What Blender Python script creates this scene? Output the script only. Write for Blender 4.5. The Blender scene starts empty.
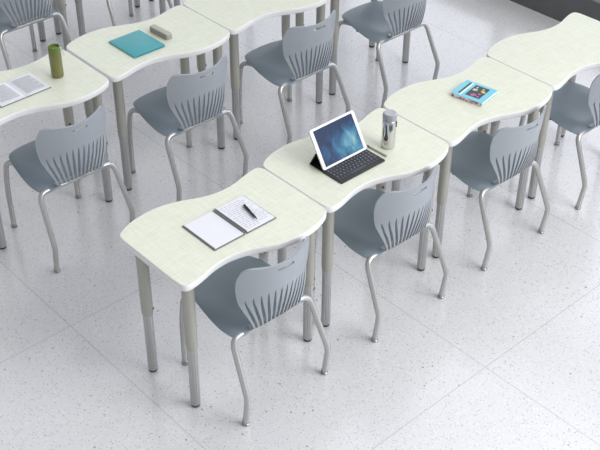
import bpy, bmesh, math, random
from mathutils import Vector, Matrix
random.seed(7)
PI = math.pi
scene = bpy.context.scene
col = scene.collection
H = 0.74

# ------------------------------------------------------------------ materials
def new_mat(name):
    m = bpy.data.materials.new(name); m.use_nodes = True
    nt = m.node_tree; return m, nt, nt.nodes['Principled BSDF']

def mat(name, rgb, rough=0.5, metal=0.0, spec=0.5, noise=None, bump=None, coat=0.0, **kw):
    m, nt, b = new_mat(name)
    b.inputs['Base Color'].default_value = (*rgb, 1)
    b.inputs['Roughness'].default_value = rough
    b.inputs['Metallic'].default_value = metal
    b.inputs['Specular IOR Level'].default_value = spec
    b.inputs['Coat Weight'].default_value = coat
    for k, v in kw.items():
        b.inputs[k.replace('_', ' ')].default_value = v
    tc = nt.nodes.new('ShaderNodeTexCoord')
    if noise:
        sc, amt = noise
        n = nt.nodes.new('ShaderNodeTexNoise'); n.inputs['Scale'].default_value = sc
        n.inputs['Detail'].default_value = 4
        r = nt.nodes.new('ShaderNodeMapRange')
        r.inputs['To Min'].default_value = 1 - amt; r.inputs['To Max'].default_value = 1 + amt
        mx = nt.nodes.new('ShaderNodeVectorMath'); mx.operation = 'SCALE'
        mx.inputs[0].default_value = rgb
        nt.links.new(tc.outputs['Object'], n.inputs['Vector'])
        nt.links.new(n.outputs['Fac'], r.inputs['Value'])
        nt.links.new(r.outputs[0], mx.inputs['Scale'])
        nt.links.new(mx.outputs[0], b.inputs['Base Color'])
    if bump:
        sc, st = bump
        n = nt.nodes.new('ShaderNodeTexNoise'); n.inputs['Scale'].default_value = sc
        bp = nt.nodes.new('ShaderNodeBump'); bp.inputs['Strength'].default_value = st
        bp.inputs['Distance'].default_value = 0.001
        nt.links.new(tc.outputs['Object'], n.inputs['Vector'])
        nt.links.new(n.outputs['Fac'], bp.inputs['Height'])
        nt.links.new(bp.outputs[0], b.inputs['Normal'])
    return m

def math_node(nt, op, a=None, b=None):
    n = nt.nodes.new('ShaderNodeMath'); n.operation = op
    for i, v in enumerate((a, b)):
        if v is None: continue
        if isinstance(v, (int, float)): n.inputs[i].default_value = v
        else: nt.links.new(v, n.inputs[i])
    return n.outputs[0]

def mix_rgb(nt, fac, a, b, typ='MIX'):
    n = nt.nodes.new('ShaderNodeMix'); n.data_type = 'RGBA'; n.blend_type = typ
    for sock, v in ((n.inputs[0], fac), (n.inputs[6], a), (n.inputs[7], b)):
        if isinstance(v, (int, float)): sock.default_value = v
        elif isinstance(v, tuple): sock.default_value = (*v, 1)
        else: nt.links.new(v, sock)
    return n.outputs[2]

def floor_material():
    m, nt, b = new_mat('terrazzo')
    tc = nt.nodes.new('ShaderNodeTexCoord'); P = tc.outputs['Object']
    def noise(scale, detail=2, rough=.5):
        n = nt.nodes.new('ShaderNodeTexNoise'); n.inputs['Scale'].default_value = scale
        n.inputs['Detail'].default_value = detail; n.inputs['Roughness'].default_value = rough
        nt.links.new(P, n.inputs['Vector']); return n.outputs['Fac']
    def ramp(src, stops):
        r = nt.nodes.new('ShaderNodeValToRGB'); e = r.color_ramp.elements
        while len(e) < len(stops): e.new(0.5)
        for el, (p, c) in zip(e, stops): el.position = p; el.color = (c, c, c, 1)
        nt.links.new(src, r.inputs[0]); return r.outputs[0]
    base = mix_rgb(nt, noise(1.3, 4), (.69, .69, .695), (.73, .73, .735))
    base = mix_rgb(nt, ramp(noise(55, 3, .6), [(.35, 0), (.65, 1)]), base, (.70, .70, .72))
    # small and larger chips
    def chips(scale, thr, colour, cut):
        nonlocal base
        v = nt.nodes.new('ShaderNodeTexVoronoi'); v.inputs['Scale'].default_value = scale
        nt.links.new(P, v.inputs['Vector'])
        d = math_node(nt, 'LESS_THAN', v.outputs['Distance'], thr)
        s = nt.nodes.new('ShaderNodeSeparateColor'); nt.links.new(v.outputs['Color'], s.inputs[0])
        k = math_node(nt, 'GREATER_THAN', s.outputs[0], cut)
        f = math_node(nt, 'MULTIPLY', d, k)
        f = math_node(nt, 'MULTIPLY', f, .75)
        base = mix_rgb(nt, f, base, colour)
    chips(110, .34, (.46, .45, .45), .70)
    chips(60, .20, (.33, .31, .30), .82)
    chips(75, .34, (.80, .80, .80), .62)
    chips(26, .13, (.22, .21, .20), .88)
    # seams between slabs
    sx = nt.nodes.new('ShaderNodeSeparateXYZ'); nt.links.new(P, sx.inputs[0])
    tot = None
    for ax, vals in ((0, (-2.4, -1.23, -.055, 1.17, 2.31, 3.455)), (1, (-3.52, -2.06, -.597, .862, 2.32, 3.78, 5.24))):
        for v in vals:
            d = math_node(nt, 'ABSOLUTE', math_node(nt, 'SUBTRACT', sx.outputs[ax], v))
            l = math_node(nt, 'LESS_THAN', d, .0028)
            tot = l if tot is None else math_node(nt, 'MAXIMUM', tot, l)
    base = mix_rgb(nt, math_node(nt, 'MULTIPLY', tot, .42), base, (.36, .36, .37))
    nt.links.new(base, b.inputs['Base Color'])
    b.inputs['Roughness'].default_value = .17
    r = nt.nodes.new('ShaderNodeMapRange'); r.inputs['To Min'].default_value = .12; r.inputs['To Max'].default_value = .24
    nt.links.new(noise(4, 3), r.inputs['Value']); nt.links.new(r.outputs[0], b.inputs['Roughness'])
    b.inputs['Specular IOR Level'].default_value = .9
    return m

def laminate_material():
    m, nt, b = new_mat('linen_laminate')
    tc = nt.nodes.new('ShaderNodeTexCoord')
    def weave(sx, sy):
        mp = nt.nodes.new('ShaderNodeMapping'); mp.inputs['Scale'].default_value = (sx, sy, 1)
        n = nt.nodes.new('ShaderNodeTexNoise'); n.inputs['Scale'].default_value = 1; n.inputs['Detail'].default_value = 3
        nt.links.new(tc.outputs['Object'], mp.inputs[0]); nt.links.new(mp.outputs[0], n.inputs['Vector'])
        return n.outputs['Fac']
    w = math_node(nt, 'ADD', weave(12, 190), weave(190, 12))
    r = nt.nodes.new('ShaderNodeMapRange'); r.inputs['From Min'].default_value = .6; r.inputs['From Max'].default_value = 1.4
    nt.links.new(w, r.inputs['Value'])
    c = mix_rgb(nt, r.outputs[0], LAM0, LAM1)
    nt.links.new(c, b.inputs['Base Color'])
    b.inputs['Roughness'].default_value = .42
    return m

LAM0 = (.665, .69, .55); LAM1 = (.82, .84, .715)
M = {}
M['floor'] = floor_material()
M['lam'] = laminate_material()
M['band'] = mat('white_edge_band', (.82, .82, .82), .35, noise=(30, .02))
M['sleeve'] = mat('taupe_paint', (.41, .405, .365), .38, .2, noise=(40, .04))
M['insert'] = mat('brushed_aluminium', (.48, .48, .48), .36, .7, noise=(60, .06))
M['glide'] = mat('dark_glide', (.06, .06, .06), .4, noise=(80, .1))
M['chrome_glide'] = mat('chrome_glide', (.35, .35, .36), .25, .8, noise=(200, .2))
M['chair_seat'] = mat('slate_blue_plastic', (.215, .262, .31), .40, noise=(9, .05), bump=(500, .1))
M['chair_back'] = mat('blue_grey_plastic', (.34, .37, .405), .38, noise=(9, .03), bump=(500, .1))
M['tube'] = mat('platinum_tube', (.52, .52, .51), .27, .65, noise=(50, .03))
M['plinth'] = mat('charcoal_plinth', (.115, .118, .122), .6, noise=(8, .1))
M['frame'] = mat('grey_window_frame', (.20, .21, .23), .5, noise=(10, .05))
M['wall'] = mat('wall_paint', (.55, .55, .56), .7, noise=(6, .04))
M['paper'] = mat('paper', (.80, .81, .85), .6, noise=(30, .015))
M['cover'] = mat('grey_cover', (.17, .175, .18), .5, noise=(30, .05))
M['wire'] = mat('grey_wire', (.22, .22, .22), .35, .5, noise=(60, .05))
M['ink'] = mat('grey_ink', (.42, .44, .50), .7, noise=(60, .1))
M['print'] = mat('printed_text', (.36, .36, .38), .7, noise=(60, .1))
M['black'] = mat('black_plastic', (.018, .018, .02), .35, noise=(60, .1))
M['key'] = mat('key_cap', (.055, .06, .07), .5, noise=(60, .1))
M['kbase'] = mat('keyboard_fabric', (.028, .029, .033), .6, noise=(60, .1))
M['legend'] = mat('key_legend', (.30, .32, .36), .5, noise=(60, .1))
M['white'] = mat('white_bezel', (.85, .85, .86), .2, noise=(20, .01))
M['alu'] = mat('tablet_aluminium', (.55, .55, .56), .3, .8, noise=(40, .02))
M['steel'] = mat('polished_steel', (.62, .62, .63), .13, 1.0, noise=(8, .05))
M['cap'] = mat('brushed_cap', (.42, .43, .46), .35, .6, noise=(30, .05))
M['gold'] = mat('stylus_taupe', (.50, .47, .38), .35, .2, noise=(30, .05))
M['teal'] = mat('teal_cover', (.035, .33, .37), .35, noise=(12, .06))
M['tealedge'] = mat('teal_edge', (.09, .42, .46), .4, noise=(12, .06))
M['eraser'] = mat('taupe_felt', (.36, .34, .29), .8, noise=(60, .12), bump=(200, .5))
M['erasertop'] = mat('pale_taupe_top', (.47, .45, .39), .6, noise=(60, .06))
M['cyan'] = mat('cyan_cover', (.18, .60, .72), .3, noise=(20, .04))
M['navy'] = mat('dark_print', (.02, .035, .05), .4, noise=(60, .1))
M['pages'] = mat('book_pages', (.78, .74, .72), .7, noise=(90, .05))
M['whiteink'] = mat('white_print', (.85, .88, .9), .5, noise=(40, .02))
M['pink'] = mat('pink_print', (.50, .12, .28), .5, noise=(60, .2))
M['yellow'] = mat('yellow_print', (.62, .55, .12), .5, noise=(60, .2))
M['cream'] = mat('cream_print', (.60, .58, .45), .5, noise=(60, .2))
M['green'] = mat('green_plastic', (.24, .235, .07), .22, noise=(10, .08), coat=.4, Transmission_Weight=.35)
M['greencap'] = mat('green_cap', (.13, .20, .035), .3, noise=(10, .08))
M['loop'] = mat('pale_strap', (.62, .62, .6), .5, noise=(30, .05))

def spine_material():
    m, nt, b = new_mat('mottled_pages')
    tc = nt.nodes.new('ShaderNodeTexCoord')
    n = nt.nodes.new('ShaderNodeTexNoise'); n.inputs['Scale'].default_value = 70
    nt.links.new(tc.outputs['Object'], n.inputs['Vector'])
    r = nt.nodes.new('ShaderNodeValToRGB'); e = r.color_ramp.elements
    e[0].position = .42; e[0].color = (.50, .10, .13, 1); e[1].position = .56; e[1].color = (.80, .78, .80, 1)
    nt.links.new(n.outputs['Fac'], r.inputs[0]); nt.links.new(r.outputs[0], b.inputs['Base Color'])
    b.inputs['Roughness'].default_value = .5
    return m
M['spine'] = spine_material()

def screen_material():
    m, nt, b = new_mat('nebula_screen')
    tc = nt.nodes.new('ShaderNodeTexCoord')
    s = nt.nodes.new('ShaderNodeSeparateXYZ'); nt.links.new(tc.outputs['Object'], s.inputs[0])
    mp = nt.nodes.new('ShaderNodeMapping'); mp.inputs['Scale'].default_value = (16, 1, 13); mp.inputs['Rotation'].default_value = (0, .6, 0)
    n = nt.nodes.new('ShaderNodeTexNoise'); n.inputs['Scale'].default_value = 1; n.inputs['Detail'].default_value = 6
    n.inputs['Distortion'].default_value = .7
    nt.links.new(tc.outputs['Object'], mp.inputs[0]); nt.links.new(mp.outputs[0], n.inputs['Vector'])
    # bright cloud centre right of middle and low, dark toward the top left
    dx = math_node(nt, 'SUBTRACT', s.outputs[0], .045); dz = math_node(nt, 'SUBTRACT', s.outputs[2], .055)
    d = math_node(nt, 'SQRT', math_node(nt, 'ADD', math_node(nt, 'MULTIPLY', math_node(nt, 'MULTIPLY', dx, dx), .55), math_node(nt, 'MULTIPLY', dz, dz)))
    g = math_node(nt, 'SUBTRACT', .68, math_node(nt, 'MULTIPLY', d, 6.2))
    f = math_node(nt, 'ADD', g, math_node(nt, 'MULTIPLY', math_node(nt, 'SUBTRACT', n.outputs['Fac'], .5), 1.3))
    r = nt.nodes.new('ShaderNodeValToRGB'); e = r.color_ramp.elements
    for k in range(3): e.new(.5)
    for el, (p, c) in zip(e, [(0, (.030, .060, .145)), (.25, (.045, .135, .30)), (.5, (.09, .33, .52)), (.72, (.28, .58, .70)), (1, (.62, .80, .78))]):
        el.position = p; el.color = (*c, 1)
    nt.links.new(f, r.inputs[0])
    b.inputs['Base Color'].default_value = (.01, .01, .012, 1)
    b.inputs['Roughness'].default_value = .3; b.inputs['Specular IOR Level'].default_value = .12
    nt.links.new(r.outputs[0], b.inputs['Emission Color']); b.inputs['Emission Strength'].default_value = .85
    return m
M['screen'] = screen_material()

def glass_material():
    m = bpy.data.materials.new('window_glass'); m.use_nodes = True; nt = m.node_tree; nt.nodes.clear()
    o = nt.nodes.new('ShaderNodeOutputMaterial'); mx = nt.nodes.new('ShaderNodeMixShader')
    t = nt.nodes.new('ShaderNodeBsdfTransparent'); g = nt.nodes.new('ShaderNodeBsdfGlossy'); g.inputs['Roughness'].default_value = .02
    mx.inputs[0].default_value = .06
    nt.links.new(t.outputs[0], mx.inputs[1]); nt.links.new(g.outputs[0], mx.inputs[2]); nt.links.new(mx.outputs[0], o.inputs[0])
    return m
M['glass'] = glass_material()

# ------------------------------------------------------------------ mesh helpers
def link_mesh(name, bm, material, parent=None, smooth=True, angle=.7):
    me = bpy.data.meshes.new(name); bm.normal_update(); bm.to_mesh(me); bm.free()
    mats = material if isinstance(material, (list, tuple)) else [material]
    for x in mats: me.materials.append(x)
    if smooth:
        for p_ in me.polygons: p_.use_smooth = True
        try: me.set_sharp_from_angle(angle=angle)
        except Exception: pass
    o = bpy.data.objects.new(name, me); col.objects.link(o)
    if parent: o.parent = parent
    return o

def box(bm, c, s, bev=0, rot=None, segs=2):
    r = bmesh.ops.create_cube(bm, size=1)
    vs = r['verts']
    for v in vs: v.co = Vector((v.co.x*s[0], v.co.y*s[1], v.co.z*s[2]))
    if bev:
        es = list({e for v in vs for e in v.link_edges})
        g = bmesh.ops.bevel(bm, geom=es, offset=bev, segments=segs, affect='EDGES', profile=.5)
        vs = list({v for f in g['faces'] for v in f.verts} | {v for v in vs if v.is_valid})
    mtx = Matrix.Translation(c) @ (rot.to_4x4() if rot else Matrix.Identity(4))
    bmesh.ops.transform(bm, matrix=mtx, verts=vs)
    return vs

def prism(bm, pts, z0, z1, bev=0):
    """closed outline (x, y) extruded from z0 to z1 with a rounded rim of radius bev"""
    n = len(pts)
    def offset(d):
        out = []
        for i in range(n):
            a = Vector(pts[i-1]); b = Vector(pts[i]); c = Vector(pts[(i+1) % n])
            t = (c - a).normalized(); nn = Vector((t.y, -t.x))
            out.append((b.x - nn.x*d, b.y - nn.y*d))
        return out
    rings = []
    def add(d, z):
        rings.append([bm.verts.new((x, y, z)) for x, y in (offset(d) if d else pts)])
    if bev:
        for k in range(4):
            a = PI/2*k/3; add(bev*(1-math.sin(a)), z0 + bev*(1-math.cos(a)))
        for k in range(4):
            a = PI/2*k/3; add(bev*(1-math.cos(a)), z1 - bev*(1-math.sin(a)))
    else:
        add(0, z0); add(0, z1)
    bm.faces.new(list(reversed(rings[0]))); bm.faces.new(rings[-1])
    for r0, r1 in zip(rings, rings[1:]):
        for i in range(n):
            bm.faces.new((r0[i], r0[(i+1) % n], r1[(i+1) % n], r1[i]))

def lathe(bm, prof, n=24, c=(0, 0), cap=True, radfun=None):
    rings = []
    for r, z in prof:
        ring = []
        for i in range(n):
            a = 2*PI*i/n; rr = r*(radfun(i, n) if radfun else 1)
            ring.append(bm.verts.new((c[0]+rr*math.cos(a), c[1]+rr*math.sin(a), z)))
        rings.append(ring)
    for r0, r1 in zip(rings, rings[1:]):
        for i in range(n):
            bm.faces.new((r0[i], r0[(i+1) % n], r1[(i+1) % n], r1[i]))
    if cap:
        bm.faces.new(list(reversed(rings[0]))); bm.faces.new(rings[-1])

def smooth_path(pts, sub=8, closed=False):
    P = [Vector(p_) for p_ in pts]; out = []
    n = len(P)
    for i in range(n if closed else n-1):
        if closed: a, b, c, d = P[i-1], P[i], P[(i+1) % n], P[(i+2) % n]
        else:
            b, c = P[i], P[i+1]; a = P[i-1] if i else b*2-c; d = P[i+2] if i+2 < n else c*2-b
        for k in range(sub):
            t = k/sub
            # centripetal-like uniform catmull rom
            out.append(.5*((2*b) + (c-a)*t + (2*a-5*b+4*c-d)*t*t + (3*b-3*c+d-a)*t**3))
    if not closed: out.append(P[-1])
    return out

def fillet_path(pts, rad, seg=6):
    P = [Vector(p_) for p_ in pts]; out = [P[0]]
    for i in range(1, len(P)-1):
        r = rad[i-1] if isinstance(rad, (list, tuple)) else rad
        a = (P[i-1]-P[i]); b = (P[i+1]-P[i])
        ra = min(r, a.length*.8 if i == 1 else a.length*.48); rb = min(r, b.length*.48)
        p0 = P[i]+a.normalized()*ra; p1 = P[i]+b.normalized()*rb
        for k in range(seg+1):
            t = k/seg
            out.append(p0*(1-t)**2 + P[i]*2*t*(1-t) + p1*t*t)
    out.append(P[-1]); return out

def tube(bm, path, r, n=12, cap=True):
    path = [Vector(p_) for p_ in path]
    rings = []; up = None
    for i, p_ in enumerate(path):
        t = ((path[min(i+1, len(path)-1)] - path[max(i-1, 0)])).normalized()
        if up is None:
            up = t.orthogonal().normalized()
        else:
            up = (up - t*up.dot(t)).normalized()
        s = t.cross(up)
        rr = r[i] if isinstance(r, (list, tuple)) else r
        rings.append([bm.verts.new(p_ + (up*math.cos(2*PI*k/n) + s*math.sin(2*PI*k/n))*rr) for k in range(n)])
    for r0, r1 in zip(rings, rings[1:]):
        for i in range(n):
            bm.faces.new((r0[i], r0[(i+1) % n], r1[(i+1) % n], r1[i]))
    if cap:
        bm.faces.new(list(reversed(rings[0]))); bm.faces.new(rings[-1])

def empty(name, loc, rz=0.0, label=None, cat=None, group=None):
    o = bpy.data.objects.new(name, None); o.empty_display_size = .1
    o.location = loc; o.rotation_euler = (0, 0, rz); col.objects.link(o)
    if label: o['label'] = label
    if cat: o['category'] = cat
    if group: o['group'] = group
    return o

def copy_tree(o, parent=None):
    c = o.copy(); col.objects.link(c)
    if parent: c.parent = parent
    for ch in list(o.children): copy_tree(ch, c)
    return c

def structure(name, bm, m):
    o = link_mesh(name, bm, m, smooth=False); o['kind'] = 'structure'; return o

# ------------------------------------------------------------------ setting
bm = bmesh.new(); box(bm, (-.15, 2, -.05), (8.9, 14, .1)); structure('floor', bm, M['floor'])
WX = 4.15
bm = bmesh.new(); box(bm, (WX+.16, 2, .112), (.32, 14, .224)); structure('baseboard_right', bm, M['plinth'])
# window band on the right wall: sill, rails, mullions, glass
WTOP = 2.9
bm = bmesh.new(); box(bm, (WX+.37, 2, (WTOP+3.5)/2), (.16, 14, 3.5-WTOP)); structure('wall_right', bm, M['wall'])
mull = [-5, -3.25, -1.5, .25, 2.0, 3.75, 5.5, 7.25, 9]
for i, (y0, y1) in enumerate(zip(mull, mull[1:])):
    bm = bmesh.new()
    box(bm, (WX+.37, (y0+y1)/2, .262), (.16, y1-y0, .075), .004)
    box(bm, (WX+.37, (y0+y1)/2, WTOP-.03), (.10, y1-y0, .06))
    for yy in (y0+.0175, y1-.0175): box(bm, (WX+.35, yy, (WTOP+.26)/2), (.10, .035, WTOP-.34))
    w = structure('window_%d' % (i+1), bm, M['frame'])
    bm = bmesh.new(); box(bm, (WX+.36, (y0+y1)/2, (.30+WTOP-.06)/2), (.008, y1-y0-.07, WTOP-.36))
    link_mesh('pane', bm, M['glass'], w, smooth=False)
# low ledge against the glass line
bm = bmesh.new(); box(bm, (WX+.145, 2, .2315), (.29, 14, .015)); structure('trim_1', bm, M['plinth'])

# ------------------------------------------------------------------ wave desk
DX, DY = .757, .4526
near = [(.0002, .16), (.0006, .09), (.0012, .055), (.0030, .036), (.009, .020), (.022, .010), (.045, .008), (.08, .013), (.12, .0225), (.165, .034), (.21, .040), (.255, .040),
        (.30, .032), (.345, .018), (.39, -.002), (.44, -.024), (.50, -.040), (.558, -.0455), (.618, -.041), (.672, -.030),
        (.721, -.010), (.738, .001), (.7485, .013), (.7540, .028), (.7560, .048), (.7566, .090), (.7568, .16)]
outline_ctrl = near + [(DX-x, DY-y) for x, y in near]
outline = [((v.x-DX/2)*1.0042+DX/2, v.y) for v in smooth_path([(x, y, 0) for x, y in outline_ctrl], 4, True)]

def inset(pts, d):
    n = len(pts); out = []
    for i in range(n):
        a = Vector(pts[i-1]); b = Vector(pts[i]); c = Vector(pts[(i+1) % n]); t = (c-a).normalized()
        out.append((b.x - t.y*d, b.y + t.x*d))
    return out

SLEEVE_Z = .345
def make_desk():
    root = empty('wave_desk', (0, 0, 0))
    bm = bmesh.new(); prism(bm, inset(outline, .004), H-.029, H)
    link_mesh('tabletop', bm, M['lam'], root)
    # edge band: rounded ring round the top
    bm = bmesh.new(); rings = []
    for d, z in [(.004, H-.0285), (.0035, H-.030), (.001, H-.0285), (0, H-.025), (0, H-.006), (.001, H-.0025), (.0022, H-.0003), (.0032, H+.0002), (.0042, H-.001)]:
        rings.append([bm.verts.new((x, y, z)) for x, y in inset(outline, d)])
    n = len(outline)
    for r0, r1 in zip(rings, rings[1:]+rings[:1]):
        for i in range(n): bm.faces.new((r0[i], r0[(i+1) % n], r1[(i+1) % n], r1[i]))
    link_mesh('edge_band', bm, M['band'], root)
    legs = [(.070, .0816, 20), (.701, .063, -42), (DX-.070+.004, .355, -115), (.060, .374, -42)]
    for (x, y, ang) in legs:
        bm = bmesh.new()
        lathe(bm, [(.0225, SLEEVE_Z-.012), (.0235, SLEEVE_Z-.008), (.0248, SLEEVE_Z), (.0258, SLEEVE_Z+.03), (.0258, H-.040), (.030, H-.034), (.030, H-.0305)], 28)
        lg = link_mesh('leg', bm, M['sleeve'], root); lg.location = (x, y, 0)
        bm = bmesh.new()
        def flute(i, n_): return 1.0 if (i % 4) else .90
        lathe(bm, [(.0205, .014), (.0215, .018), (.0215, SLEEVE_Z-.010)], 40, radfun=flute)
        link_mesh('leg_insert', bm, M['insert'], lg, angle=.3)
        bm = bmesh.new(); lathe(bm, [(.016, 0), (.019, .003), (.020, .010), (.018, .0145)], 20)
        link_mesh('glide', bm, M['glide'], lg)
        bm = bmesh.new(); a = math.radians(ang)
        d = Vector((math.cos(a), math.sin(a), 0))
        tube(bm, [d*.0235+Vector((0, 0, SLEEVE_Z+.018)), d*.0285+Vector((0, 0, SLEEVE_Z+.018))], .0062, 12)
        link_mesh('set_screw', bm, M['glide'], lg)
    return root

desk0 = make_desk()
R2X, R2Y, R3Y = .7123, 1.504, 3.008
desks = [
    (0, 0, 'wave desk with the open spiral notebook and black pen on it', 'wave desks of the front row'),
    (.7612, 0, 'wave desk carrying the tablet, keyboard and steel bottle', 'wave desks of the front row'),
    (1.5224, 0, 'wave desk with the cyan book on its cream top', 'wave desks of the front row'),
    (2.2836, 0, 'empty cream wave desk at the right end of the front row, by the dark plinth', 'wave desks of the front row'),
    (R2X-.7612-.010, R2Y, 'wave desk with the open printed book and green bottle on it', 'wave desks of the middle row'),
    (R2X, R2Y, 'wave desk with the teal folder and taupe eraser on it', 'wave desks of the middle row'),
    (R2X+.7612, R2Y, 'empty wave desk of the middle row right of the one with the teal folder', 'wave desks of the middle row'),
    (R2X+1.5224, R2Y, 'wave desk at the right end of the middle row, only its legs seen', 'wave desks of the middle row'),
    (.656, R3Y, 'wave desk of the back row whose legs stand behind the top left chair', 'wave desks of the back row'),
    (1.420, R3Y, 'wave desk of the back row, its legs seen above the teal folder', 'wave desks of the back row'),
    (2.186, R3Y, 'wave desk of the back row, one leg seen behind the eraser desk', 'wave desks of the back row'),
]
for i, (x, y, lab, grp) in enumerate(desks):
    d = desk0 if i == 0 else copy_tree(desk0)
    d.location = (x, y, 0); d['label'] = lab; d['category'] = 'desk'; d['group'] = grp

# ------------------------------------------------------------------ chair
def interp(tab, z):
    if z <= tab[0][0]: return tab[0][1]
    for (a, va), (b, vb) in zip(tab, tab[1:]):
        if z <= b:
            t = (z-a)/(b-a); return va + (vb-va)*t
    return tab[-1][1]

ZS = .442
def make_chair():
    root = empty('student_chair', (0, 0, 0))
    # ---- seat: filled outline, dished, edges rolled down
    half = [(0, .487), (.07, .482), (.125, .467), (.163, .441), (.182, .397), (.194, .346), (.203, .29), (.209, .23), (.211, .18), (.209, .145),
            (.202, .110), (.184, .088), (.155, .077), (.12, .078), (.07, .084)]
    ctrl = half + [(0, .086)] + [(-x, y) for x, y in reversed(half[1:])]
    ol = smooth_path([(x, y, 0) for x, y in ctrl], 3, True)
    c = Vector((0, .25, 0)); NR = 14
    def zf(x, y, k):
        z = ZS - .020*math.exp(-((x/.17)**2 + ((y-.20)/.15)**2))
        z -= .008*max(0, (y-.38)/.10)**2
        z -= .026*max(0, (abs(x)-.12)/.09)**2 * min(1, max(0, (.36-y)/.22))
        z -= .015*min(1.6, max(0, (.15-y)/.06))**2
        if k > .93: z -= .004*((k-.93)/.07)**2
        return z
    bm = bmesh.new(); ks = [0] + [.12+.88*((j)/(NR-1))**.85 for j in range(NR)]
    top = []
    for k in ks[1:]:
        top.append([bm.verts.new((c.x+(v.x-c.x)*k, c.y+(v.y-c.y)*k, zf(c.x+(v.x-c.x)*k, c.y+(v.y-c.y)*k, k))) for v in ol])
    cv = bm.verts.new((c.x, c.y, zf(c.x, c.y, 0))); n = len(ol)
    for i in range(n): bm.faces.new((cv, top[0][(i+1) % n], top[0][i]))
    for r0, r1 in zip(top, top[1:]):
        for i in range(n): bm.faces.new((r0[i], r0[(i+1) % n], r1[(i+1) % n], r1[i]))
    bmesh.ops.recalc_face_normals(bm, faces=bm.faces)
    if sum(f.normal.z for f in bm.faces) < 0: bmesh.ops.reverse_faces(bm, faces=bm.faces)
    seat = link_mesh('seat', bm, M['chair_seat'], root)
    sm = seat.modifiers.new('s', 'SOLIDIFY'); sm.thickness = .007; sm.offset = -1
    # ---- backrest
    ztab = [(.430, .124), (.447, .127), (.465, .133), (.50, .147), (.54, .164), (.58, .178), (.62, .187), (.66, .192), (.69, .191), (.71, .188), (.727, .181), (.740, .175), (.750, .166), (.756, .154), (.760, .138)]
    def surf(s, z, yc=None):
        w = interp(ztab, z); x = s*w
        t = (z-.437)/.323
        if yc is None: yc = .050 - .052*t - .010*math.sin(PI*min(max(t, 0), 1))
        k = .4 + 1.7*min(1, max(0, t*2.2))
        return Vector((x, yc + k*x*x, z + .015*(x/.17)**2*max(0, t)**3))
    NX, NZ = 48, 40
    zs = [.447 + (.760-.447)*(1-(1-j/(NZ-4))**1.25) for j in range(NZ-3)]
    bm = bmesh.new()
    g = [[surf(-1+2*i/NX, z_, y_) for i in range(NX+1)] for y_, z_ in ((.090, .4275), (.074, .4285), (.060, .4330), (.0515, .4400))]
    for z in zs: g.append([surf(-1+2*i/NX, z) for i in range(NX+1)])
    TH = .009
    F, B = [], []
    for j in range(NZ+1):
        fr, br = [], []
        for i in range(NX+1):
            du = g[j][min(i+1, NX)]-g[j][max(i-1, 0)]; dv = g[min(j+1, NZ)][i]-g[max(j-1, 0)][i]
            nn = dv.cross(du).normalized()      # towards +y
            if nn.y < 0: nn = -nn
            fr.append(bm.verts.new(g[j][i]+nn*TH/2)); br.append(bm.verts.new(g[j][i]-nn*TH/2))
        F.append(fr); B.append(br)
    for j in range(NZ):
        for i in range(NX):
            bm.faces.new((F[j][i+1], F[j][i], F[j+1][i], F[j+1][i+1]))
            bm.faces.new((B[j][i], B[j][i+1], B[j+1][i+1], B[j+1][i]))
    def side(a, b, c_, d): bm.faces.new((a, b, c_, d))
    for j in range(NZ):
        side(F[j][0], B[j][0], B[j+1][0], F[j+1][0]); side(B[j][NX], F[j][NX], F[j+1][NX], B[j+1][NX])
    for i in range(NX):
        side(B[0][i], F[0][i], F[0][i+1], B[0][i+1]); side(F[NZ][i], B[NZ][i], B[NZ][i+1], F[NZ][i+1])
    bmesh.ops.recalc_face_normals(bm, faces=bm.faces)
    back = link_mesh('backrest', bm, M['chair_back'], root)
    # cutters: fanned slots and the hand hole
    cb = bmesh.new()
    def cut_prism(pts):
        a = [cb.verts.new((x, -.12, z)) for x, z in pts]; b = [cb.verts.new((x, .22, z)) for x, z in pts]
        m_ = len(pts)
        fs = [cb.faces.new(a), cb.faces.new(list(reversed(b)))]
        for i in range(m_): fs.append(cb.faces.new((a[i], b[i], b[(i+1) % m_], a[(i+1) % m_])))
        bmesh.ops.recalc_face_normals(cb, faces=fs)
    NSL = 12
    for k in range(NSL):
        u = (k-(NSL-1)/2)/((NSL-1)/2)
        xb, xt = u*.112, u*.158
        zt = .634 - .030*abs(u)**1.8
        L, R_ = [], []
        for q in range(11):
            t = q/10; z = .4385 + (zt-.4385)*t
            xx = u*.90*interp(ztab, z)*(1-.03*t)
            hw = (.0076 - .0012*abs(u)) * (1-.0*t) * math.sqrt(max(0, 1-t**3)) + .0003
            hw *= .75+.25*min(1, (1-t)*2)
            L.append((xx-hw, z)); R_.append((xx+hw, z))
        cut_prism(L + list(reversed(R_)))
    hh = []
    for q in range(24):
        a = 2*PI*q/24; x = .036*(1 if math.cos(a) > 0 else -1) + .0075*math.cos(a)
        hh.append((x, .731+.0075*math.sin(a) + .0*x))
    cut_prism(hh)
    cut = link_mesh('cutter', cb, M['black'], smooth=False)
    bo = back.modifiers.new('b', 'BOOLEAN'); bo.operation = 'DIFFERENCE'; bo.object = cut; bo.solver = 'EXACT'
    dg = bpy.context.evaluated_depsgraph_get()
    for o in (back, seat):
        me = bpy.data.meshes.new_from_object(o.evaluated_get(dg), depsgraph=dg); o.modifiers.clear()
        for p_ in me.polygons: p_.use_smooth = True
        try: me.set_sharp_from_angle(angle=.6)
        except Exception: pass
        o.data = me
    bpy.data.objects.remove(cut)
    # ---- frame
    R = .0136
    bm = bmesh.new()
    tube(bm, [(-.165, .094, .4045), (.165, .094, .4045)], R)
    for s in (-1, 1): tube(bm, [(s*.150, .094, .404), (s*.150, .250, .400), (s*.155, .36, .410)], R*.8, 10)
    tube(bm, [(-.155, .36, .410), (.155, .36, .410)], R*.8, 10)
    link_mesh('frame', bm, M['tube'], root)
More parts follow.
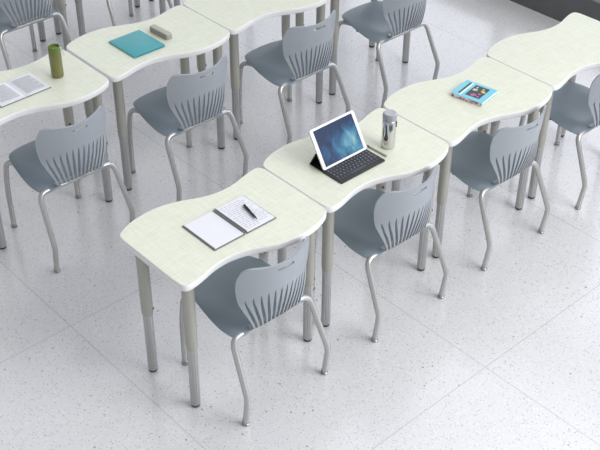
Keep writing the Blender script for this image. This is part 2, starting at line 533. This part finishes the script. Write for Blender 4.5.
    for s in (-1, 1):
        for pts, rd, foot in (([(s*.16, .094, .4045), (s*.209, .094, .405), (s*.227, -.018, .158), (s*.226, .0, .012)], [.05, .022], (s*.226, 0)),
                        ([(s*.150, .360, .410), (s*.180, .450, .412), (s*.194, .457, .25), (s*.195, .457, .012)], [.06, .06], (s*.195, .457))):
            bm = bmesh.new(); tube(bm, fillet_path(pts, rd, 8), R, 14)
            lg = link_mesh('leg', bm, M['tube'], root)
            bm = bmesh.new(); lathe(bm, [(.013, 0), (.0165, .002), (.0165, .008), (.0125, .011), (.0135, .014), (.0145, .022), (.0125, .024)], 18, foot)
            link_mesh('glide', bm, M['chrome_glide'], lg)
    # cushioning button under the seat side
    bm = bmesh.new()
    for s in (-1, 1): lathe(bm, [(.008, .398), (.010, .402), (.010, .416)], 12, (s*.175, .29))
    link_mesh('bumper', bm, M['glide'], root)
    return root

chair0 = make_chair()
C1, C2, C3 = -.145, 1.243, 2.817
chairs = [
    (.385, C1, 'blue-grey slotted chair at the desk with the spiral notebook', 'chairs of the front row'),
    (1.152, C1, 'blue-grey slotted chair tucked under the desk with the tablet', 'chairs of the front row'),
    (1.919, C1, 'blue-grey slotted chair at the desk with the cyan book', 'chairs of the front row'),
    (2.685, C1, 'blue-grey slotted chair at the empty front row desk, cut by the right edge', 'chairs of the front row'),
    (.341, C2, 'blue-grey slotted chair at the desk with the green bottle and open book', 'chairs of the middle row'),
    (1.089, C2, 'blue-grey slotted chair at the desk with the teal folder', 'chairs of the middle row'),
    (1.859, C2, 'blue-grey slotted chair of the middle row, behind the tablet', 'chairs of the middle row'),
    (2.625, C2, 'blue-grey slotted chair at the right end of the middle row, cut by the top edge', 'chairs of the middle row'),
    (1.036, C3, 'blue-grey slotted chair in the top left corner, behind the green bottle', 'chairs of the back row'),
    (1.802, C3, 'chair of the back row, only its legs seen above the teal folder', 'chairs of the back row'),
]
for i, (x, y, lab, grp) in enumerate(chairs):
    c = chair0 if i == 0 else copy_tree(chair0)
    c.location = (x, y, 0); c['label'] = lab; c['category'] = 'chair'; c['group'] = grp

# ------------------------------------------------------------------ things on the desks
ZT = H + .0006
# spiral notebook
nb = empty('spiral_notebook', (.393, .2125, ZT), 0, 'open spiral notebook, blank left page and handwritten right page, on the nearest desk', 'notebook')
hw_, hh_ = .163, .107
bm = bmesh.new()
box(bm, (-hw_/2-.003, 0, .0015), (hw_-.005, 2*hh_, .003), .001)
box(bm, (hw_/2+.003, 0, .0015), (hw_-.005, 2*hh_, .003), .001)
link_mesh('cover', bm, M['cover'], nb, smooth=False)
for s in (-1, 1):
    bm = bmesh.new(); box(bm, (s*(hw_/2+.002), 0, .0055), (hw_-.016, 2*hh_-.010, .005), .0008)
    link_mesh('page_block', bm, M['paper'], nb, smooth=False)
bm = bmesh.new()
for k in range(30):
    y = -hh_+.009 + k*(2*hh_-.018)/29
    path = [(.0085*math.cos(a), y+.001*math.sin(a), .0085+.0075*math.sin(a)) for a in [PI*2*q/12 for q in range(13)]]
    tube(bm, path, .0011, 6)
box(bm, (0, 0, .004), (.010, 2*hh_-.01, .003))
link_mesh('wire_binding', bm, M['wire'], nb)
bm = bmesh.new()
for r_ in range(15):
    y = hh_-.022 - r_*.0125
    x = .022 + random.choice((0, 0, .004)); end = .150 - random.random()*.03
    if r_ == 14: end = .09
    while x < end:
        wl = .008 + random.random()*.014; pts = []
        m_ = int(wl/.0014)
        for q in range(m_+1):
            pts.append((x+q*.0014, y + random.uniform(-.0024, .0024), .00835))
        if len(pts) > 1: tube(bm, pts, .0006, 4)
        x += wl + .003 + random.random()*.003
link_mesh('handwriting', bm, M['ink'], nb, smooth=False)

# pen
P0 = Vector((.503, .251, 0)); P1 = Vector((.481, .145, 0)); d = P0-P1; L = d.length
pn = empty('ballpoint_pen', ((P0+P1)/2) + Vector((0, 0, H+.0155)), math.atan2(d.y, d.x), 'black ballpoint pen lying across the handwritten notebook page', 'pen')
def lathe_x(bm, prof, n=14):
    tmp = []
    for r_, x in prof: tmp.append([bm.verts.new((x, r_*math.cos(2*PI*i/n), r_*math.sin(2*PI*i/n))) for i in range(n)])
    for a, b in zip(tmp, tmp[1:]):
        for i in range(n): bm.faces.new((a[i], b[i], b[(i+1) % n], a[(i+1) % n]))
    bm.faces.new(tmp[0]); bm.faces.new(list(reversed(tmp[-1])))
bm = bmesh.new(); lathe_x(bm, [(.0010, -L/2-.004), (.0022, -L/2+.004), (.0042, -L/2+.014), (.0048, -L/2+.02), (.0048, L/2-.05)])
link_mesh('barrel', bm, M['black'], pn)
bm = bmesh.new(); lathe_x(bm, [(.0048, L/2-.0499), (.0056, L/2-.046), (.0058, L/2-.004), (.0045, L/2)])
link_mesh('cap', bm, M['black'], pn)
bm = bmesh.new(); box(bm, (L/2-.022, 0, .0068), (.038, .0028, .0015), .0005); link_mesh('clip', bm, M['black'], pn)

# tablet and its keyboard cover
tilt = math.atan2(.098, .157)
tab = empty('tablet', (1.060, .218, H+.0100), 0, 'white tablet propped upright in the black keyboard cover, blue cloudy picture on its screen', 'tablet')
rot = Matrix.Rotation(-tilt, 3, 'X')
TW, THt = .268, .188
def rrect(w, h, r, n=5):
    pts = []
    for cx, cy, a0 in ((w/2-r, h/2-r, 0), (-w/2+r, h/2-r, PI/2), (-w/2+r, -h/2+r, PI), (w/2-r, -h/2+r, 3*PI/2)):
        for k in range(n+1):
            a = a0 + PI/2*k/n; pts.append((cx+r*math.cos(a), cy+r*math.sin(a)))
    return pts
def upright(bm):       # outline built in xy, stood up along z facing -y, then leaned back
    bmesh.ops.transform(bm, matrix=Matrix.Rotation(PI/2, 4, 'X'), verts=bm.verts)
    bmesh.ops.translate(bm, vec=(0, 0, THt/2), verts=bm.verts)
bm = bmesh.new(); prism(bm, rrect(TW, THt, .011), -.0033, .0025, .0008); upright(bm)
o = link_mesh('tablet_back', bm, M['alu'], tab); o.rotation_euler.x = -tilt
bm = bmesh.new(); prism(bm, rrect(TW-.001, THt-.001, .0105), .0025, .0036, .0004); upright(bm)
o = link_mesh('bezel', bm, M['white'], tab); o.rotation_euler.x = -tilt
bm = bmesh.new(); prism(bm, rrect(TW-.036, THt-.021, .001, 2), .0036, .0039); upright(bm)
o = link_mesh('screen', bm, M['screen'], tab, smooth=False); o.rotation_euler.x = -tilt
bm = bmesh.new(); lathe(bm, [(.0010, 0), (.0010, .0003)], 12); bmesh.ops.translate(bm, vec=(0, THt/2-.007, .0037), verts=bm.verts); upright(bm)
o = link_mesh('camera_lens', bm, M['black'], tab); o.rotation_euler.x = -tilt

kb = empty('keyboard_cover', (1.060, .103, ZT), 0, 'black folding keyboard cover holding up the white tablet', 'keyboard')
KW, KD = .270, .122
bm = bmesh.new(); prism(bm, [(x, y+KD/2) for x, y in rrect(KW, KD, .006)], 0, .0065, .0012)
link_mesh('keyboard_base', bm, M['kbase'], kb)
kz = .0065
rows = [(13, 1), (13, 1), (12, 1), (11, 1)]
y = KD-.019
for ri in range(4):
    n_ = (14, 14, 13, 12)[ri]; x0 = -KW/2+.010; span = KW-.020
    pitch = span/n_
    for k in range(n_):
        bm = bmesh.new(); w = pitch-.0032
        box(bm, (x0+pitch*(k+.5), y, kz+.0009), (w, .0150, .0018), .0005, segs=1)
        ky = link_mesh('key', bm, M['key'], kb, smooth=False)
        bm = bmesh.new(); box(bm, (x0+pitch*(k+.5), y+.001, kz+.00195), (.0034, .0045, .0003))
        link_mesh('key_legend', bm, M['legend'], ky, smooth=False)
    y -= .0188
xs = [(-.121, .0125), (-.104, .0125), (-.087, .0125), (-.0695, .0145), (-.008, .100), (.0555, .0145), (.073, .0125), (.090, .0125), (.107, .0125), (.1215, .010)]
for cx, w in xs:
    bm = bmesh.new(); box(bm, (cx, y, kz+.0009), (w, .0150, .0018), .0005, segs=1)
    link_mesh('key', bm, M['key'], kb, smooth=False)
# folded rear support: slopes from the table behind the tablet up to its back
bm = bmesh.new()
yb, zb = .190, .0022
def panel(bm, a, b, th):
    A, B_ = Vector(a), Vector(b); dd = (B_-A); nn = Vector((0, -dd.z, dd.y)).normalized()*th
    vs = []
    for s in (-KW/2+.002, KW/2-.002):
        for q in (A, B_, B_+nn, A+nn): vs.append(bm.verts.new((s, q.y, q.z)))
    idx = [(0, 1, 2, 3), (7, 6, 5, 4), (0, 4, 5, 1), (1, 5, 6, 2), (2, 6, 7, 3), (3, 7, 4, 0)]
    for f in idx: bm.faces.new([vs[k] for k in f])
panel(bm, (0, .1165, .0005), (0, .206, .0005), .0025)
panel(bm, (0, .2065, .001), (0, .1700, .0720), .0025)
bmesh.ops.recalc_face_normals(bm, faces=bm.faces)
link_mesh('support_flap', bm, M['black'], kb, smooth=False)

# stylus
P0 = Vector((1.220, .246, 0)); P1 = Vector((1.2225, .122, 0)); d = P0-P1; L = d.length
st = empty('stylus', ((P0+P1)/2) + Vector((0, 0, ZT+.0046)), math.atan2(d.y, d.x), 'thin taupe stylus lying to the right of the keyboard', 'stylus')
bm = bmesh.new(); lathe_x(bm, [(.0044, -L/2), (.0044, L/2-.018), (.0042, L/2-.016)], 14); link_mesh('barrel', bm, M['gold'], st)
bm = bmesh.new(); lathe_x(bm, [(.0042, L/2-.016), (.0040, L/2-.012), (.0012, L/2)], 14); link_mesh('tip', bm, M['black'], st)

# steel bottle
sb = empty('steel_bottle', (1.290, .180, ZT), 0, 'polished steel bottle with grey lid standing right of the tablet', 'bottle')
bm = bmesh.new(); lathe(bm, [(.026, 0), (.0295, .002), (.031, .006), (.0315, .012), (.0315, .132), (.0305, .138), (.028, .142)], 40); link_mesh('bottle_body', bm, M['steel'], sb)
bm = bmesh.new(); lathe(bm, [(.0285, .1415), (.0300, .1425), (.0300, .1455), (.0318, .147), (.0322, .150), (.0322, .170), (.0305, .175), (.0255, .1775), (.0245, .1772)], 40); link_mesh('lid', bm, M['cap'], sb)
bm = bmesh.new()
a = math.radians(-62); dd = Vector((math.cos(a), math.sin(a), 0)); sd = Vector((-dd.y, dd.x, 0))
tube(bm, fillet_path([dd*.029+Vector((0, 0, .139)), dd*.0315+Vector((0, 0, .137)), dd*.0315+Vector((0, 0, .112)), dd*.029+Vector((0, 0, .110))], .004), .0035, 8)
link_mesh('carry_tab', bm, M['black'], sb)

# cyan book
q = [Vector((1.836, .294)), Vector((1.994, .322)), Vector((2.025, .152)), Vector((1.87, .121))]
ctr = sum(q, Vector((0, 0)))/4; ax = ((q[1]-q[0])+(q[2]-q[3])).normalized()
bw = ((q[1]-q[0]).length+(q[2]-q[3]).length)/2*.985; bh = ((q[0]-q[3]).length+(q[1]-q[2]).length)/2*.985; bt = .018
bk = empty('cyan_book', (ctr.x, ctr.y, ZT), math.atan2(ax.y, ax.x), 'closed cyan book with a dark picture and title bars on its cover', 'book')
bm = bmesh.new(); box(bm, (.001, .0, bt/2), (bw-.006, bh-.006, bt-.004)); link_mesh('pages', bm, M['pages'], bk, smooth=False)
for z, nm in ((bt-.001, 'front_cover'), (.001, 'back_cover')):
    bm = bmesh.new(); box(bm, (0, 0, z), (bw, bh, .002), .0006, segs=1); link_mesh(nm, bm, M['cyan'], bk, smooth=False)
bm = bmesh.new(); box(bm, (-bw/2+.0012, 0, bt/2), (.0024, bh-.001, bt-.0041)); link_mesh('spine', bm, M['spine'], bk, smooth=False)
bm = bmesh.new(); box(bm, (0, -bh/2+.0022, bt/2), (bw-.007, .0012, bt-.0045)); link_mesh('fore_edge', bm, M['pages'], bk, smooth=False)
zc = bt+.0001
bm = bmesh.new(); box(bm, (.004, bh/2-.032, zc), (bw-.036, .010, .0003)); link_mesh('title_bar', bm, M['navy'], bk, smooth=False)
bm = bmesh.new(); box(bm, (0, bh/2-.044, zc), (bw-.020, .009, .0003)); link_mesh('title_stripe', bm, M['whiteink'], bk, smooth=False)
bm = bmesh.new(); box(bm, (.004, -.016, zc), (bw-.046, .078, .0003)); pic = link_mesh('cover_picture', bm, M['navy'], bk, smooth=False)
def blot(bm, cx, cy, r_, z, n=14):
    vs = [bm.verts.new((cx+math.cos(2*PI*i/n)*r_*random.uniform(.55, 1.2), cy+math.sin(2*PI*i/n)*r_*random.uniform(.55, 1.2), z)) for i in range(n)]
    lo = [bm.verts.new((v.co.x, v.co.y, z-.0003)) for v in vs]
    bm.faces.new(vs); bm.faces.new(list(reversed(lo)))
    for i in range(n): bm.faces.new((vs[i], lo[i], lo[(i+1) % n], vs[(i+1) % n]))
for nm, m_, spots in (('pink_splash', 'pink', [(-.030, -.012, .015), (-.010, -.034, .008), (-.036, -.040, .007)]), ('yellow_splash', 'yellow', [(.020, -.038, .013), (.040, -.030, .007)]),
                      ('cream_splash', 'cream', [(.018, .004, .014), (.042, .006, .006)])):
    bm = bmesh.new()
    for cx, cy, r_ in spots: blot(bm, cx, cy, r_, zc+.0005)
    link_mesh(nm, bm, M[m_], pic, smooth=False)

# teal folder
fo = empty('teal_folder', (1.0105, 1.7205, ZT), math.radians(.5), 'flat closed teal folder on a desk beside the taupe eraser', 'folder')
bm = bmesh.new(); box(bm, (.003, 0, .0045), (.182, .216, .0055)); link_mesh('sheets', bm, M['tealedge'], fo, smooth=False)
for z, nm in ((.0085, 'front_cover'), (.001, 'back_cover')):
    bm = bmesh.new(); prism(bm, rrect(.192, .228, .004), z-.001, z+.001, .0006); link_mesh(nm, bm, M['teal'], fo)
bm = bmesh.new(); tube(bm, [(-.0955, -.113, .0048), (-.0955, .113, .0048)], .0046, 12); link_mesh('spine', bm, M['tealedge'], fo)

# felt eraser
er = empty('board_eraser', (1.1675, 1.728, ZT), math.radians(3), 'small taupe felt board eraser right of the teal folder', 'eraser')
bm = bmesh.new(); prism(bm, rrect(.038, .148, .008), 0, .022, .003); link_mesh('felt_pad', bm, M['eraser'], er)
bm = bmesh.new(); prism(bm, rrect(.038, .148, .008), .022, .031, .004); link_mesh('backing', bm, M['erasertop'], er)

# open book
ob = empty('open_book', (.296, 1.7265, ZT), math.radians(1.5), 'open printed book with dense grey text, left of the green bottle', 'book')
PW, PH = .136, .180
bm = bmesh.new(); box(bm, (0, -.001, .0012), (2*PW+.010, PH+.008, .0024), .0008, segs=1); link_mesh('cover', bm, M['cover'], ob, smooth=False)
def page_z(t, s): return .0035 + .0105*math.sin(min(1, t*1.9)*PI/2)*(1-.62*t) + (.0015 if s < 0 else 0)
for s in (-1, 1):
    bm = bmesh.new(); N_ = 18; rows_ = []
    for yy in (-PH/2, PH/2):
        up_ = [bm.verts.new((s*(.0008+PW*k/N_), yy, page_z(k/N_, s))) for k in range(N_+1)]
        dn_ = [bm.verts.new((s*(.0008+PW*k/N_), yy, .0024)) for k in range(N_+1)]
        rows_.append((up_, dn_))
    (u0, d0), (u1, d1) = rows_
    for k in range(N_):
        bm.faces.new((u0[k], u0[k+1], u1[k+1], u1[k])); bm.faces.new((d0[k], d1[k], d1[k+1], d0[k+1]))
        bm.faces.new((u0[k], d0[k], d0[k+1], u0[k+1])); bm.faces.new((u1[k], u1[k+1], d1[k+1], d1[k]))
    bm.faces.new((u0[0], u1[0], d1[0], d0[0])); bm.faces.new((u0[N_], d0[N_], d1[N_], u1[N_]))
    bmesh.ops.recalc_face_normals(bm, faces=bm.faces)
    pg = link_mesh('page_block', bm, M['paper'], ob)
    bm = bmesh.new()
    for r_ in range(24):
        yy = PH/2-.018 - r_*.0063; t0 = .12; t1 = .88 - (random.random()*.35 if r_ % 6 == 5 else 0)
        m_ = 14
        prev = None
        for k in range(m_+1):
            t = t0+(t1-t0)*k/m_; X = s*(.0008+PW*t); Z = page_z(t, s)+.0003
            cur = (bm.verts.new((X, yy-.0013, Z)), bm.verts.new((X, yy+.0013, Z)))
            if prev: bm.faces.new((prev[0], cur[0], cur[1], prev[1]))
            prev = cur
    bmesh.ops.recalc_face_normals(bm, faces=bm.faces)
    link_mesh('printed_text', bm, M['print'], pg, smooth=False)

# green bottle
gb = empty('green_bottle', (.524, 1.713, ZT), math.radians(-30), 'translucent olive green water bottle with a strap, beside the open book', 'bottle')
bm = bmesh.new(); lathe(bm, [(.026, 0), (.0290, .002), (.0305, .006), (.031, .014), (.031, .120), (.0305, .128), (.0285, .133)], 36); link_mesh('bottle_body', bm, M['green'], gb)
bm = bmesh.new(); lathe(bm, [(.0290, .1325), (.0300, .134), (.0305, .138), (.0300, .159), (.0285, .164), (.0265, .165), (.0250, .163), (.0245, .155), (.002, .155)], 36); link_mesh('lid', bm, M['greencap'], gb)
bm = bmesh.new(); tube(bm, [(.030, 0, .152), (.034, 0, .152)], .0055, 12); link_mesh('lid_button', bm, M['white'], gb)
bm = bmesh.new(); tube(bm, smooth_path([(.031, .008, .150), (.038, .010, .135), (.044, .012, .112), (.041, .012, .105), (.036, .012, .118), (.032, .010, .140)], 6), .0013, 6); link_mesh('strap', bm, M['loop'], gb)

# ------------------------------------------------------------------ world and lights
w = bpy.data.worlds.new('World'); scene.world = w; w.use_nodes = True
nt = w.node_tree; bg = nt.nodes['Background']
tc = nt.nodes.new('ShaderNodeTexCoord')
s = nt.nodes.new('ShaderNodeSeparateXYZ'); nt.links.new(tc.outputs['Generated'], s.inputs[0])
r = nt.nodes.new('ShaderNodeMapRange'); r.interpolation_type = 'SMOOTHSTEP'
r.inputs['From Min'].default_value = .1; r.inputs['From Max'].default_value = .75
r.inputs['To Min'].default_value = .52; r.inputs['To Max'].default_value = 2.3
nt.links.new(s.outputs[0], r.inputs['Value']); nt.links.new(r.outputs[0], bg.inputs['Strength'])
bc = mix_rgb(nt, s.outputs[0], (.96, .97, 1), (.84, .88, 1)); nt.links.new(bc, bg.inputs['Color'])

def area(name, loc, target, size, power, colr=(1, 1, 1), sy=None):
    l = bpy.data.lights.new(name, 'AREA'); l.energy = power; l.color = colr
    l.shape = 'RECTANGLE'; l.size = size; l.size_y = sy or size
    o = bpy.data.objects.new(name, l); o.location = loc; col.objects.link(o)
    o.rotation_euler = (Vector(target)-Vector(loc)).to_track_quat('-Z', 'Y').to_euler()
    return o
area('daylight', (2.4, -3.9, 3.7), (.6, .5, 0), 3.2, 205, (1, .99, .97))

# ------------------------------------------------------------------ camera
cam = bpy.data.cameras.new('Camera'); co = bpy.data.objects.new('Camera', cam); col.objects.link(co)
cam.sensor_width = 36; cam.lens = 1109.14/600*36; cam.clip_start = .05
r_ = Vector((0.74057822, -0.67193684, 0.00669214)); u_ = Vector((0.40177368, 0.45075556, 0.79711814)); f_ = Vector((0.53862956, 0.58763961, -0.60378629))
mtx = Matrix((r_, u_, -f_)).transposed().to_4x4(); mtx.translation = (-1.84565721, -2.65775354, 3.47930913)
co.matrix_world = mtx
scene.camera = co
vs = scene.view_settings
vs.view_transform = 'Standard'; vs.look = 'None'; vs.exposure = -0.07; vs.gamma = 1; vs.use_curve_mapping = False
